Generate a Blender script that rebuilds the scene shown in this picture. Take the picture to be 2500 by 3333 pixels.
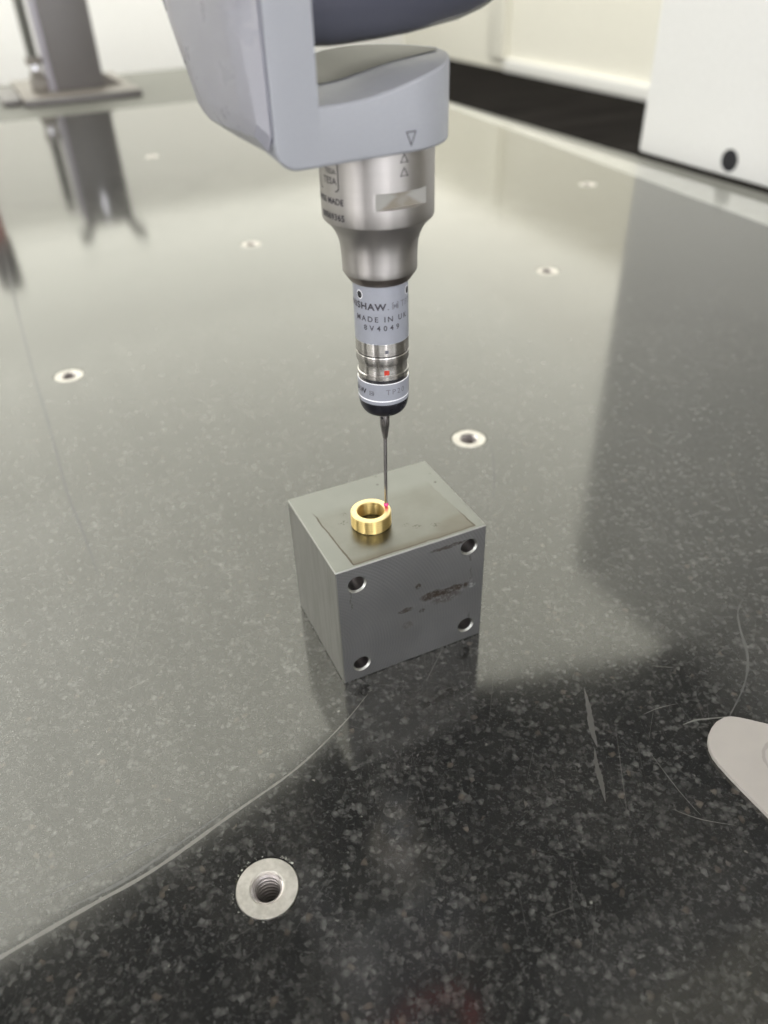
import bpy, bmesh, math, random
from math import sin, cos, pi, radians, sqrt, atan2
from mathutils import Vector, Matrix
S = 0.001                      # everything below is laid out in millimetres
scene = bpy.context.scene
for o in list(bpy.data.objects): bpy.data.objects.remove(o)
C = bpy.data.collections.new('scene'); scene.collection.children.link(C)
random.seed(7)

# ------------------------------------------------------------------ camera
PITCH, ROLL, CH = 0.64086, -0.03465, 180.0
fw = Vector((0, cos(PITCH), -sin(PITCH))); up0 = Vector((0, sin(PITCH), cos(PITCH))); rt0 = Vector((1, 0, 0))
rt = rt0*cos(ROLL) + up0*sin(ROLL); up = -rt0*sin(ROLL) + up0*cos(ROLL)
cam = bpy.data.cameras.new('camera'); camo = bpy.data.objects.new('camera', cam); C.objects.link(camo)
M = Matrix((rt, up, -fw)).transposed().to_4x4(); M.translation = Vector((0, 0, CH*S)); camo.matrix_world = M
cam.sensor_fit = 'VERTICAL'; cam.sensor_height = 36; cam.lens = 2550/3333*36
cam.clip_start = 0.005; cam.clip_end = 60
cam.dof.use_dof = True; cam.dof.focus_distance = 0.205; cam.dof.aperture_fstop = 11.0
scene.camera = camo

# ------------------------------------------------------------------ world and exposure
w = bpy.data.worlds.new('World'); scene.world = w; w.use_nodes = True
bg = w.node_tree.nodes['Background']; bg.inputs[0].default_value = (0.9, 0.88, 0.82, 1); bg.inputs[1].default_value = 0.05
scene.view_settings.view_transform = 'Standard'; scene.view_settings.look = 'None'
scene.view_settings.exposure = 0.0; scene.view_settings.gamma = 1
scene.render.engine = 'CYCLES'
scene.cycles.use_denoising = True
scene.cycles.max_bounces = 10; scene.cycles.diffuse_bounces = 5; scene.cycles.glossy_bounces = 6
scene.cycles.sample_clamp_indirect = 6; scene.cycles.caustics_reflective = True

TY = radians(25.1); T1 = Vector((cos(TY), sin(TY), 0)); T2 = Vector((-sin(TY), cos(TY), 0))
def tw(u, v, z=0): return T1*u + T2*v + Vector((0, 0, z))       # table frame to world (mm)
A = Vector((1.0, 179.5, 0))                                     # probe axis

# ------------------------------------------------------------------ node helper
class Mat:
    def __init__(s, name, **k):
        s.m = bpy.data.materials.new(name); s.m.use_nodes = True
        s.t = s.m.node_tree; s.b = s.t.nodes['Principled BSDF']; s.tc = s.t.nodes.new('ShaderNodeTexCoord')
        for a, v in k.items(): s.set(a, v)
    def set(s, a, v):
        i = s.b.inputs[{'color': 'Base Color', 'rough': 'Roughness', 'metal': 'Metallic', 'ior': 'IOR', 'coat': 'Coat Weight', 'coatr': 'Coat Roughness',
             'aniso': 'Anisotropic', 'anr': 'Anisotropic Rotation', 'tan': 'Tangent', 'trans': 'Transmission Weight', 'spec': 'Specular IOR Level', 'normal': 'Normal',
             'em': 'Emission Color', 'ems': 'Emission Strength'}[a]]
        if hasattr(v, 'is_linked'): s.t.links.new(v, i)
        elif isinstance(v, (tuple, list)): i.default_value = (*v[:3], 1)
        else: i.default_value = v
    def lk(s, v, i):
        if hasattr(v, 'is_linked'): s.t.links.new(v, i)
        elif isinstance(v, (tuple, list)) and len(v) == 3 and i.type == 'RGBA': i.default_value = (*v, 1)
        else: i.default_value = v
    def math(s, op, a, b=0.0, c=0.0, clamp=False):
        n = s.t.nodes.new('ShaderNodeMath'); n.operation = op; n.use_clamp = clamp
        s.lk(a, n.inputs[0]); s.lk(b, n.inputs[1]); s.lk(c, n.inputs[2]); return n.outputs[0]
    def noise(s, scale, detail=2.0, rough=0.5, vec=None, dist=0.0, out=0):
        n = s.t.nodes.new('ShaderNodeTexNoise'); s.lk(vec if vec is not None else s.tc.outputs['Object'], n.inputs['Vector'])
        n.inputs['Scale'].default_value = scale; n.inputs['Detail'].default_value = detail
        n.inputs['Roughness'].default_value = rough; n.inputs['Distortion'].default_value = dist; return n.outputs[out]
    def voro(s, scale, vec=None, out='Color', feat='F1'):
        n = s.t.nodes.new('ShaderNodeTexVoronoi'); n.feature = feat; s.lk(vec if vec is not None else s.tc.outputs['Object'], n.inputs['Vector'])
        n.inputs['Scale'].default_value = scale; return n.outputs[out]
    def ramp(s, v, lo, hi, a=0.0, b=1.0, smooth=True):
        n = s.t.nodes.new('ShaderNodeMapRange'); n.interpolation_type = 'SMOOTHSTEP' if smooth else 'LINEAR'
        s.lk(v, n.inputs[0]); s.lk(lo, n.inputs[1]); s.lk(hi, n.inputs[2]); s.lk(a, n.inputs[3]); s.lk(b, n.inputs[4]); return n.outputs[0]
    def mix(s, f, a, b):
        n = s.t.nodes.new('ShaderNodeMix'); n.data_type = 'RGBA'; s.lk(f, n.inputs[0]); s.lk(a, n.inputs[6]); s.lk(b, n.inputs[7]); return n.outputs[2]
    def map(s, scale=(1, 1, 1), rot=(0, 0, 0), loc=(0, 0, 0), vec=None):
        n = s.t.nodes.new('ShaderNodeMapping'); s.lk(vec if vec is not None else s.tc.outputs['Object'], n.inputs[0])
        n.inputs['Scale'].default_value = scale; n.inputs['Rotation'].default_value = rot; n.inputs['Location'].default_value = loc; return n.outputs[0]
    def sep(s, vec=None):
        n = s.t.nodes.new('ShaderNodeSeparateXYZ'); s.lk(vec if vec is not None else s.tc.outputs['Object'], n.inputs[0]); return n.outputs
    def bump(s, h, strength=0.2, dist=0.0002, normal=None):
        n = s.t.nodes.new('ShaderNodeBump'); s.lk(h, n.inputs['Height']); n.inputs['Strength'].default_value = strength; n.inputs['Distance'].default_value = dist
        if normal is not None: s.lk(normal, n.inputs['Normal'])
        return n.outputs[0]
    def tangent(s):
        n = s.t.nodes.new('ShaderNodeTangent'); n.direction_type = 'RADIAL'; n.axis = 'Z'; return n.outputs[0]
    def ellipse(s, xo, yo, cx, cy, rx, ry):    # soft 1 inside, 0 outside
        a = s.math('DIVIDE', s.math('SUBTRACT', xo, cx), rx); b = s.math('DIVIDE', s.math('SUBTRACT', yo, cy), ry)
        return s.ramp(s.math('ADD', s.math('MULTIPLY', a, a), s.math('MULTIPLY', b, b)), 0.25, 1.0, 1.0, 0.0)

# ------------------------------------------------------------------ materials
def m_granite():
    g = Mat('polished_black_granite', ior=1.62, coat=0.5, coatr=0.095)
    co = g.noise(260, 3, 0.6, out=1)                              # warp
    n = g.t.nodes.new('ShaderNodeVectorMath'); n.operation = 'MULTIPLY_ADD'
    g.lk(co, n.inputs[0]); n.inputs[1].default_value = (0.0016,)*3; g.lk(g.tc.outputs['Object'], n.inputs[2]); wv = n.outputs[0]
    cells = g.t.nodes.new('ShaderNodeSeparateColor'); g.lk(g.voro(640, wv), cells.inputs[0])
    soft = g.ramp(g.voro(640, wv, 'Distance'), 0.15, 0.85, 1.0, 0.25)
    n1 = g.ramp(g.noise(400, 5, 0.7, dist=0.25), 0.54, 0.72)
    n2 = g.math('MULTIPLY', g.ramp(g.noise(1050, 4, 0.65, dist=0.1), 0.52, 0.76), 0.55)
    fleck = g.math('MULTIPLY', g.math('MULTIPLY', g.ramp(cells.outputs[0], 0.45, 1.0), soft), g.ramp(g.noise(230, 4, 0.65, dist=0.2), 0.36, 0.64))
    tot = g.math('ADD', g.math('MULTIPLY', n1, 0.50), g.math('ADD', n2, g.math('MULTIPLY', fleck, 0.85)), clamp=True)
    big = g.math('MULTIPLY', g.ramp(g.noise(60, 4, 0.65), 0.3, 0.7, 0.50, 1.0), tot)
    base = g.mix(g.noise(520, 4, 0.7), (0.0065, 0.007, 0.0075), (0.022, 0.022, 0.0225))
    c1 = g.mix(big, base, (0.140, 0.140, 0.138))
    spark = g.math('MULTIPLY', g.math('MULTIPLY', g.ramp(cells.outputs[2], 0.990, 0.998), g.ramp(g.noise(1100, 3), 0.44, 0.60)), g.ramp(g.voro(640, wv, 'Distance'), 0.2, 0.6, 1, 0))
    c2 = g.mix(spark, c1, (0.38, 0.38, 0.35))
    warm = g.math('MULTIPLY', g.math('MULTIPLY', g.ramp(cells.outputs[1], 0.985, 0.995), 0.45), soft)
    c3 = g.mix(warm, c2, (0.14, 0.115, 0.095))
    # thin film of dust and wiping haze
    dust = g.ramp(g.noise(28, 5, 0.65, dist=1.2), 0.30, 0.8, 0.0, 0.055)
    c4 = g.mix(dust, c3, (0.30, 0.29, 0.27))
    # fine scratches
    sc = None
    for ang, off, th in ((0.3, 0.0, 0.0035), (1.25, 3.1, 0.003), (2.2, 7.7, 0.003), (2.75, 5.2, 0.0025)):
        v = g.map((10, 0.9, 1), (0, 0, ang), (off, off*0.7, 0))
        f = g.voro(14, g.map((1, 1, 0.0), vec=v), 'Distance', 'DISTANCE_TO_EDGE')
        e = g.math('MULTIPLY', g.ramp(f, 0.0, th, 1.0, 0.0), g.ramp(g.noise(9+off, 2), 0.52, 0.62))
        sc = e if sc is None else g.math('MAXIMUM', sc, e)
    c5 = g.mix(g.math('MULTIPLY', sc, 0.28), c4, (0.22, 0.215, 0.205))
    g.set('color', c5)
    r = g.ramp(g.noise(22, 5, 0.7, dist=0.8), 0.3, 0.75, 0.085, 0.13)
    g.set('rough', g.math('ADD', r, g.math('MULTIPLY', sc, 0.10)))
    g.set('normal', g.bump(g.noise(420, 3, 0.6), 0.05, 0.00005))
    g.b.inputs['Specular Tint'].default_value = (1.0, 0.995, 0.92, 1); g.b.inputs['Coat Tint'].default_value = (1.0, 0.995, 0.94, 1)
    return g.m
GRANITE = m_granite()

def m_strip(name, col, rough, ior=1.5):
    g = Mat(name, rough=rough, ior=ior)
    g.set('color', g.mix(g.noise(90, 4), tuple(c*0.85 for c in col), tuple(min(1, c*1.1) for c in col)))
    return g.m
STRIP = m_strip('edge_strip_grey', (0.16, 0.16, 0.14), 0.5, 1.35)
BRIGHT = m_strip('guide_strip_bright', (0.42, 0.42, 0.39), 0.12, 2.0)
EDGE = m_strip('granite_side', (0.05, 0.05, 0.05), 0.4)

def m_steel(name, base, rough, stain=False, arcs=False, side=False):
    g = Mat(name, metal=1.0, rough=rough)
    x, y, z = g.sep()
    col = g.mix(g.noise(140, 4, 0.6), tuple(c*0.93 for c in base), tuple(c*1.04 for c in base))
    ro = g.ramp(g.noise(60, 4, 0.6), 0.3, 0.7, rough*0.95, rough*1.06)
    if stain:
        wob = g.math('MULTIPLY', g.math('SUBTRACT', g.noise(260, 3), 0.5), 0.0010)
        xl = g.math('ADD', x, g.math('MULTIPLY', y, 0.06))
        xs = g.math('ADD', xl, wob); ys = g.math('ADD', y, wob)
        inx = g.math('MULTIPLY', g.ramp(xs, 0.0058, 0.0061), g.ramp(xs, 0.0430, 0.0436, 1, 0))
        iny = g.math('MULTIPLY', g.ramp(ys, 0.0010, 0.0014), g.ramp(ys, 0.0230, 0.0285, 1, 0))
        inside = g.math('MULTIPLY', inx, iny)
        d1 = g.math('MINIMUM', g.math('ABSOLUTE', g.math('SUBTRACT', xs, 0.00595)), g.math('ADD', g.math('ABSOLUTE', g.math('SUBTRACT', xs, 0.0433)), g.ramp(y, 0.002, 0.016, 0, 0.0003)))
        yin = g.math('MULTIPLY', g.ramp(ys, 0.0008, 0.0012), g.ramp(ys, 0.024, 0.029, 1, 0))
        line = g.math('MULTIPLY', g.ramp(d1, 0.00016, 0.00032, 1, 0), yin)
        d2 = g.math('ABSOLUTE', g.math('SUBTRACT', ys, 0.0012))
        line2 = g.math('MULTIPLY', g.ramp(d2, 0.0001, 0.0005, 1, 0), inx)
        line = g.math('MAXIMUM', line, g.math('MULTIPLY', line2, 0.75))
        near = g.math('MULTIPLY', g.ramp(ys, 0.001, 0.0045, 1, 0), inside)
        corner = g.math('MULTIPLY', g.ellipse(x, y, 0.041, 0.0035, 0.010, 0.006), inside)
        mott = g.ramp(g.noise(120, 5, 0.7), 0.35, 0.65)
        f = g.math('MULTIPLY', inside, g.math('ADD', 0.42, g.math('MULTIPLY', mott, 0.14)))
        col = g.mix(f, col, (0.130, 0.124, 0.105))
        col = g.mix(g.math('MULTIPLY', g.math('MAXIMUM', near, g.math('MULTIPLY', corner, 0.6)), 0.6), col, (0.10, 0.08, 0.055))
        col = g.mix(g.math('MULTIPLY', line, 0.8), col, (0.07, 0.055, 0.04))
        sp = g.math('MULTIPLY', g.ramp(g.voro(330, out='Distance'), 0.10, 0.2, 1, 0), g.ramp(g.noise(75, 3), 0.62, 0.7))
        col = g.mix(g.math('MULTIPLY', sp, 0.8), col, (0.05, 0.045, 0.035))
        for (bx, by, ra) in ((0.0105, 0.0195, .0012), (0.0285, 0.0085, .0011), (0.0335, 0.0068, .0012), (0.0300, 0.0310, .0008), (0.0123, 0.0235, .0009), (0.026, 0.0105, .0008)):
            bl = g.math('MULTIPLY', g.ellipse(x, y, bx, by, ra*1.6, ra), g.ramp(g.noise(1500, 3), 0.45, 0.75))
            col = g.mix(bl, col, (0.06, 0.055, 0.04))
        ro = g.math('ADD', ro, g.math('MULTIPLY', inside, -0.07))
    if arcs:
        dx = g.math('SUBTRACT', x, -0.012); dz = g.math('SUBTRACT', z, 0.013)
        rr = g.math('SQRT', g.math('ADD', g.math('MULTIPLY', dx, dx), g.math('MULTIPLY', dz, dz)))
        dx2 = g.math('SUBTRACT', x, 0.052); dz2 = g.math('SUBTRACT', z, 0.020)
        rr2 = g.math('SQRT', g.math('ADD', g.math('MULTIPLY', dx2, dx2), g.math('MULTIPLY', dz2, dz2)))
        amp = g.ramp(g.noise(70, 3), 0.3, 0.7, 0.5, 1.0)
        wv = g.math('ADD', g.math('MULTIPLY', g.math('SINE', g.math('MULTIPLY', rr, 6800)), amp), g.math('MULTIPLY', g.math('SINE', g.math('MULTIPLY', rr2, 7900)), 0.35))
        g.set('normal', g.bump(wv, 0.15, 0.00008))
        col = g.mix(g.ramp(wv, -1, 1.2, 0, 0.30), col, tuple(c*1.35 for c in base))
        rust = None
        for (bx, bz, rx, rz, k) in ((.0355, .0232, .0085, .0016, 1), (.0290, .0236, .0045, .0022, 1), (.0247, .0288, .0010, .0014, 1), (.0205, .0212, .0030, .0011, .9), (.0257, .0190, .0012, .0010, 1),
                                    (.0345, .0400, .0075, .0008, .9), (.0212, .0150, .0022, .0018, .6), (.0415, .0330, .0006, .0014, .5), (.0040, .0322, .0003, .0045, .45), (.0420, .0265, .0004, .0040, .5), (.034, .0212, .0060, .0030, .7), (.0420, .0085, .0005, .003, .5)):
            wob = g.math('MULTIPLY', g.math('SUBTRACT', g.noise(450, 4, 0.7), 0.5), 0.0022)
            bl = g.math('MULTIPLY', g.ellipse(g.math('ADD', x, wob), g.math('SUBTRACT', z, wob), bx, bz, rx, rz), k)
            rust = bl if rust is None else g.math('MAXIMUM', rust, bl)
        rust = g.math('MULTIPLY', rust, g.ramp(g.noise(800, 5, 0.75), 0.34, 0.54))
        bright = g.math('MULTIPLY', g.ellipse(x, z, .0425, .0222, .0016, .0011), g.ramp(g.noise(1100, 3), 0.4, 0.55))
        col = g.mix(g.math('MULTIPLY', rust, 0.95), col, (0.040, 0.026, 0.014))
        col = g.mix(g.math('MULTIPLY', bright, 0.8), col, (0.75, 0.75, 0.75))
        ro = g.math('ADD', ro, g.math('MULTIPLY', rust, 0.3))
    if side:
        st = g.noise(90, 4, 0.6, g.map((6, 6, 0.5)))
        col = g.mix(g.ramp(st, 0.35, 0.75, 0, 0.35), col, (0.20, 0.19, 0.16))
        g.set('normal', g.bump(g.noise(300, 3, 0.6, g.map((1, 1, 14))), 0.04, 0.00005))
    if stain:
        gr = g.noise(260, 3, 0.6, g.map((14, 0.6, 1), (0, 0, 0.2)))
        g.set('normal', g.bump(gr, 0.035, 0.00004))
    g.set('color', col); g.set('rough', ro)
    return g.m
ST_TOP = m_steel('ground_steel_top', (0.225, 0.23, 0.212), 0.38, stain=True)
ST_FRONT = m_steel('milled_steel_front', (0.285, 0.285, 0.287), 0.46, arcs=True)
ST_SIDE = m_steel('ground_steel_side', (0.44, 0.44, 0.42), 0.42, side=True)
ST_EDGE = m_steel('steel_chamfer', (0.42, 0.42, 0.40), 0.38)
DISH_REFL = Mat('dish_metal', color=(0.13, 0.125, 0.10), rough=0.45, metal=0.3, spec=0.15).m  # dark tone stands for the gloss reflection in the dish
HOLE = m_steel('drilled_steel', (0.52, 0.50, 0.49), 0.30)

def m_turned(name, col, rough, aniso=0.7, metal=1.0, ringy=5000, amt=0.08):
    g = Mat(name, metal=metal, rough=rough, aniso=aniso, anr=0.25)
    g.set('tan', g.tangent())
    x, y, z = g.sep()
    n = g.noise(1, 3, 0.7, g.map((40, 40, ringy)))
    g.set('color', g.mix(g.ramp(n, 0.3, 0.7), tuple(c*(1-amt*1.6) for c in col), tuple(min(1, c*(1+amt)) for c in col)))
    g.set('normal', g.bump(n, 0.08 if amt > 0.03 else 0.015, 0.00003))
    return g.m
BRASS = m_turned('turned_brass', (0.76, 0.58, 0.24), 0.40, 1.0)
def m_brasstop():
    g = Mat('brass_face', metal=1.0, color=(0.9, 0.72, 0.36), rough=0.36)
    x, y, z = g.sep()
    r = g.math('SQRT', g.math('ADD', g.math('MULTIPLY', x, x), g.math('MULTIPLY', y, y)))
    spots = g.math('MULTIPLY', g.ramp(g.noise(700, 4, 0.7), 0.6, 0.72), 0.5)
    g.set('color', g.mix(spots, (0.92, 0.74, 0.38), (0.55, 0.36, 0.15)))
    g.set('normal', g.bump(g.math('SINE', g.math('MULTIPLY', r, 26000)), 0.03, 0.00003)); return g.m
BRASSTOP = m_brasstop()
ALU = m_turned('satin_adapter_metal', (0.45, 0.43, 0.42), 0.40, 0.5, ringy=900, amt=0.012)
def m_flat():
    g = Mat('worn_wrench_flat', metal=0.9, rough=0.45)
    n = g.noise(500, 3, 0.6)
    x, y, z = g.sep()
    FA_ = radians(-90+26.5)
    t = g.math('ABSOLUTE', g.math('ADD', g.math('MULTIPLY', x, -sin(FA_)), g.math('MULTIPLY', y, cos(FA_))))
    zz = g.math('ABSOLUTE', g.math('SUBTRACT', z, 0.1352))
    e_ = g.math('SUBTRACT', g.math('ADD', 0.0014, g.math('MULTIPLY', zz, 1.6)), t)
    f = g.math('MULTIPLY', g.ramp(e_, -0.0009, 0.0012), g.ramp(n, 0.3, 0.65, 0.45, 0.85))
    g.set('color', g.mix(f, (0.42, 0.41, 0.39), (0.28, 0.25, 0.20))); return g.m
FLAT = m_flat()
CHAM = m_turned('adapter_chamfer', (0.34, 0.30, 0.28), 0.32, 0.4)
POLISH = m_turned('polished_probe_steel', (0.52, 0.50, 0.48), 0.26, 0.8, amt=0.12)
TIPST = m_turned('stylus_steel', (0.45, 0.43, 0.44), 0.16, 0.3)
def m_paint(name, col, rough, fine=0.06, scale=2200):
    g = Mat(name, rough=rough, ior=1.5)
    g.set('color', g.mix(g.noise(scale, 2), tuple(c*0.94 for c in col), tuple(c*1.05 for c in col)))
    g.set('rough', g.ramp(g.noise(120, 4), 0.3, 0.7, rough*0.88, rough*1.12))
    g.set('normal', g.bump(g.noise(scale, 2), fine, 0.00004)); return g.m
PAINT = m_paint('blue_grey_satin_paint', (0.31, 0.32, 0.348), 0.42)
COVER = m_paint('grey_cover_paint', (0.25, 0.25, 0.28), 0.30)
DOME = m_paint('dark_slate_paint', (0.085, 0.088, 0.115), 0.24)
SLEEVE = m_paint('blue_grey_anodised_sleeve', (0.255, 0.265, 0.30), 0.36, 0.03)
BLACK = m_paint('black_plastic', (0.010, 0.010, 0.014), 0.30, 0.03)
INK = m_paint('black_marking_ink', (0.025, 0.022, 0.03), 0.5, 0.0)
GREYINK = m_paint('faded_marking_ink', (0.12, 0.12, 0.14), 0.5, 0.0)
REDM = m_paint('red_marking_paint', (0.42, 0.03, 0.015), 0.4, 0.0)
WHITELINE = m_paint('bright_rim_line', (0.80, 0.80, 0.84), 0.3, 0.0)
SEAM = m_paint('dark_seam', (0.05, 0.05, 0.09), 0.6, 0.0)
RUBY = Mat('ruby', color=(0.85, 0.05, 0.30), rough=0.02, trans=0.5, ior=1.76).m
INSERT = None
def m_insert():
    g = Mat('insert_steel', metal=0.85, rough=0.42)
    x, y, z = g.sep()
    r = g.math('SQRT', g.math('ADD', g.math('MULTIPLY', x, x), g.math('MULTIPLY', y, y)))
    g.set('color', g.mix(g.ramp(g.noise(260, 5, 0.7), 0.3, 0.7), (0.46, 0.44, 0.40), (0.64, 0.615, 0.57)))
    g.set('normal', g.bump(g.math('SINE', g.math('MULTIPLY', r, 14000)), 0.04, 0.00004)); return g.m
INSERT = m_insert()
THREAD = Mat('thread_steel', metal=1.0, rough=0.27, color=(0.60, 0.56, 0.55)).m
THREADV = Mat('thread_groove_grime', metal=0.7, rough=0.4, color=(0.36, 0.33, 0.32)).m  # darker steel paints the shade between the thread turns
def m_epoxy():
    g = Mat('dark_epoxy', rough=0.5)
    g.set('color', g.mix(g.ramp(g.noise(900, 4, 0.7), 0.55, 0.7), (0.008, 0.008, 0.007), (0.10, 0.09, 0.05)))
    g.set('normal', g.bump(g.noise(1200, 3), 0.6, 0.0003)); return g.m
EPOXY = m_epoxy()
def m_chip():
    g = Mat('chipped_granite', rough=0.35, ior=1.7)
    g.set('color', g.mix(g.ramp(g.noise(1400, 3), 0.45, 0.6), (0.05, 0.05, 0.04), (0.55, 0.55, 0.48))); return g.m
CHIP = m_chip()
WHITE = m_paint('white_enamel', (0.80, 0.80, 0.785), 0.38, 0.02, 300)
CREAM = m_paint('cream_wall_paint', (0.885, 0.865, 0.79), 0.6, 0.02, 60)
WALLW = m_paint('white_wall_paint', (0.89, 0.885, 0.88), 0.7, 0.02, 60)
CEIL = m_paint('ceiling_paint', (0.84, 0.82, 0.76), 0.8, 0.0, 60)
FLOOR = Mat('dark_floor', rough=1.0, spec=0.0); FLOOR.set('color', FLOOR.mix(FLOOR.noise(3, 5, 0.6, FLOOR.map((0.5, 2.2, 1), (0, 0, 1.2))), (0.004, 0.004, 0.004), (0.034, 0.031, 0.030))); FLOOR = FLOOR.m
BEAM = m_paint('dark_beam_paint', (0.10, 0.10, 0.11), 0.45, 0.0, 200)
STAND = m_paint('stand_dark_steel', (0.15, 0.14, 0.135), 0.40, 0.02, 200)
STANDL = m_paint('stand_base_steel', (0.20, 0.18, 0.155), 0.45, 0.02, 200)
CHROME = Mat('bright_rod', metal=1.0, rough=0.18, color=(0.75, 0.74, 0.78)).m
GUIDE = m_paint('guide_grey', (0.42, 0.40, 0.44), 0.35, 0.0, 200)
RODG = m_paint('dark_rod', (0.10, 0.10, 0.085), 0.35, 0.0, 200)
def m_plate():
    g = Mat('grey_plate', rough=0.45, ior=1.5)
    x, y, z = g.sep()
    a = g.math('SUBTRACT', x, 0.1052); b = g.math('SUBTRACT', y, 0.1235)
    r = g.math('ADD', g.math('SQRT', g.math('ADD', g.math('MULTIPLY', a, a), g.math('MULTIPLY', b, b))), g.math('MULTIPLY', g.math('SUBTRACT', g.noise(330, 3), 0.5), 0.0014))
    ring = g.math('MULTIPLY', g.ramp(g.math('ABSOLUTE', g.math('SUBTRACT', r, 0.0072)), 0.0003, 0.0006, 1, 0), 0.30)
    base = g.mix(g.noise(130, 4), (0.36, 0.335, 0.315), (0.42, 0.395, 0.365))
    g.set('color', g.mix(ring, base, (0.10, 0.095, 0.09))); return g.m
PLATE = m_plate()
def m_light(name, col, s):
    g = Mat(name, color=(0.9, 0.9, 0.9), em=col, ems=s); return g.m
LAMPC = m_light('lit_panel_diffuser_far', (1.0, 0.995, 0.89), 1.65)
LAMPD = m_light('lit_panel_diffuser_aisle', (1.0, 0.98, 0.87), 1.8)
LAMP2 = m_light('lit_panel_diffuser_cool', (0.97, 0.96, 1.0), 38.0)
FILL_LEFT = m_light('frosted_window_left', (1.0, 0.985, 0.95), 2.9)
FILL_NEAR = m_light('frosted_window_daylight', (0.93, 0.95, 1.0), 3.0)
FRAME = m_paint('white_lamp_frame', (0.8, 0.8, 0.8), 0.5, 0.0, 100)
REDC = m_paint('red_cable_sheath', (0.75, 0.02, 0.035), 0.35, 0.0, 300)
REDPOST = m_paint('dull_red_band', (0.45, 0.16, 0.13), 0.45, 0.0, 300)
def m_scr(name, c, r=0.2): return Mat(name, color=c, rough=r, ior=1.62, coat=0.4, coatr=0.14).m
SCR = m_scr('scratch_scar', (0.085, 0.083, 0.078)); BEAM_REFL = m_scr('main_scratch', (0.15, 0.145, 0.13)); SCRL = m_scr('light_scratch', (0.16, 0.16, 0.15)); SCRD = m_scr('faint_scratch', (0.085, 0.085, 0.08))
SMEAR_REFL = Mat('dull_smear', color=(0.028, 0.028, 0.026), rough=0.17, ior=1.6, coat=0.35, coatr=0.15).m

# ------------------------------------------------------------------ object helpers
def mk(name, verts, faces, mats, parent=None, loc=(0, 0, 0), rz=0, smooth=35, fm=None):
    """verts in mm relative to loc (mm)."""
    me = bpy.data.meshes.new(name)
    me.from_pydata([(a*S, b*S, c*S) for a, b, c in verts], [], faces)
    bm = bmesh.new(); bm.from_mesh(me)
    bmesh.ops.recalc_face_normals(bm, faces=bm.faces) if fm != 'keep' and not (isinstance(fm, tuple)) else None
    bm.to_mesh(me); bm.free()
    return link(name, me, mats, parent, loc, rz, smooth)
def link(name, me, mats, parent=None, loc=(0, 0, 0), rz=0, smooth=35):
    for m in (mats if isinstance(mats, (list, tuple)) else [mats]): me.materials.append(m)
    if smooth:
        me.shade_smooth(); me.set_sharp_from_angle(angle=radians(smooth))
    o = bpy.data.objects.new(name, me); C.objects.link(o)
    o.location = Vector(loc)*S; o.rotation_euler = (0, 0, rz)
    if parent: o.parent = parent
    return o
def bmobj(name, bm, mats, parent=None, loc=(0, 0, 0), rz=0, smooth=35):
    me = bpy.data.meshes.new(name); bmesh.ops.scale(bm, vec=(S, S, S), verts=bm.verts)
    bmesh.ops.recalc_face_normals(bm, faces=bm.faces); bm.to_mesh(me); bm.free()
    return link(name, me, mats, parent, loc, rz, smooth)
def empty(name, loc=(0, 0, 0), rz=0):
    o = bpy.data.objects.new(name, None); C.objects.link(o); o.location = Vector(loc)*S; o.rotation_euler = (0, 0, rz)
    o.empty_display_size = 0.02; return o
def tag(o, label=None, cat=None, group=None, kind=None):
    for k, v in (('label', label), ('category', cat), ('group', group), ('kind', kind)):
        if v: o[k] = v
    return o
def box_bm(bm, x0, x1, y0, y1, z0, z1, bev=0.0, seg=2):
    vs = [bm.verts.new((x, y, z)) for x in (x0, x1) for y in (y0, y1) for z in (z0, z1)]
    fs = [bm.faces.new([vs[i] for i in q]) for q in ((0, 1, 3, 2), (4, 6, 7, 5), (0, 4, 5, 1), (2, 3, 7, 6), (0, 2, 6, 4), (1, 5, 7, 3))]
    if bev: bmesh.ops.bevel(bm, geom=list({e for f in fs for e in f.edges}), offset=bev, segments=seg, affect='EDGES', profile=0.5)
def box(name, x0, x1, y0, y1, z0, z1, mat, parent=None, bev=0.0, loc=(0, 0, 0), rz=0):
    bm = bmesh.new(); box_bm(bm, x0, x1, y0, y1, z0, z1, bev); return bmobj(name, bm, mat, parent, loc, rz)
def lathe(name, prof, mats, parent=None, loc=(0, 0, 0), n=96, mi=None, rfun=None, smooth=30, cap=False):
    """prof: list of (r,z); mi: material index per segment; rfun(theta, r, z) lets a flat be cut."""
    V, F = [], []
    for r, z in prof:
        for k in range(n):
            t = 2*pi*k/n; rr = rfun(t, r, z) if rfun else r
            V.append((rr*cos(t), rr*sin(t), z))
    idx = []
    for j in range(len(prof)-1):
        for k in range(n):
            a = j*n+k; b = j*n+(k+1) % n
            F.append((a, b, b+n, a+n)); idx.append(mi[j] if mi else 0)
    if cap:
        F.append(tuple(range(n))[::-1]); idx.append(mi[0] if mi else 0)
        F.append(tuple(range((len(prof)-1)*n, len(prof)*n))); idx.append(mi[-1] if mi else 0)
    me = bpy.data.meshes.new(name); me.from_pydata([(a*S, b*S, c*S) for a, b, c in V], [], F)
    for p, i in zip(me.polygons, idx): p.material_index = i
    bm = bmesh.new(); bm.from_mesh(me); bmesh.ops.remove_doubles(bm, verts=bm.verts, dist=1e-8); bmesh.ops.recalc_face_normals(bm, faces=bm.faces); bm.to_mesh(me); bm.free()
    return link(name, me, mats, parent, loc, 0, smooth)
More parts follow.
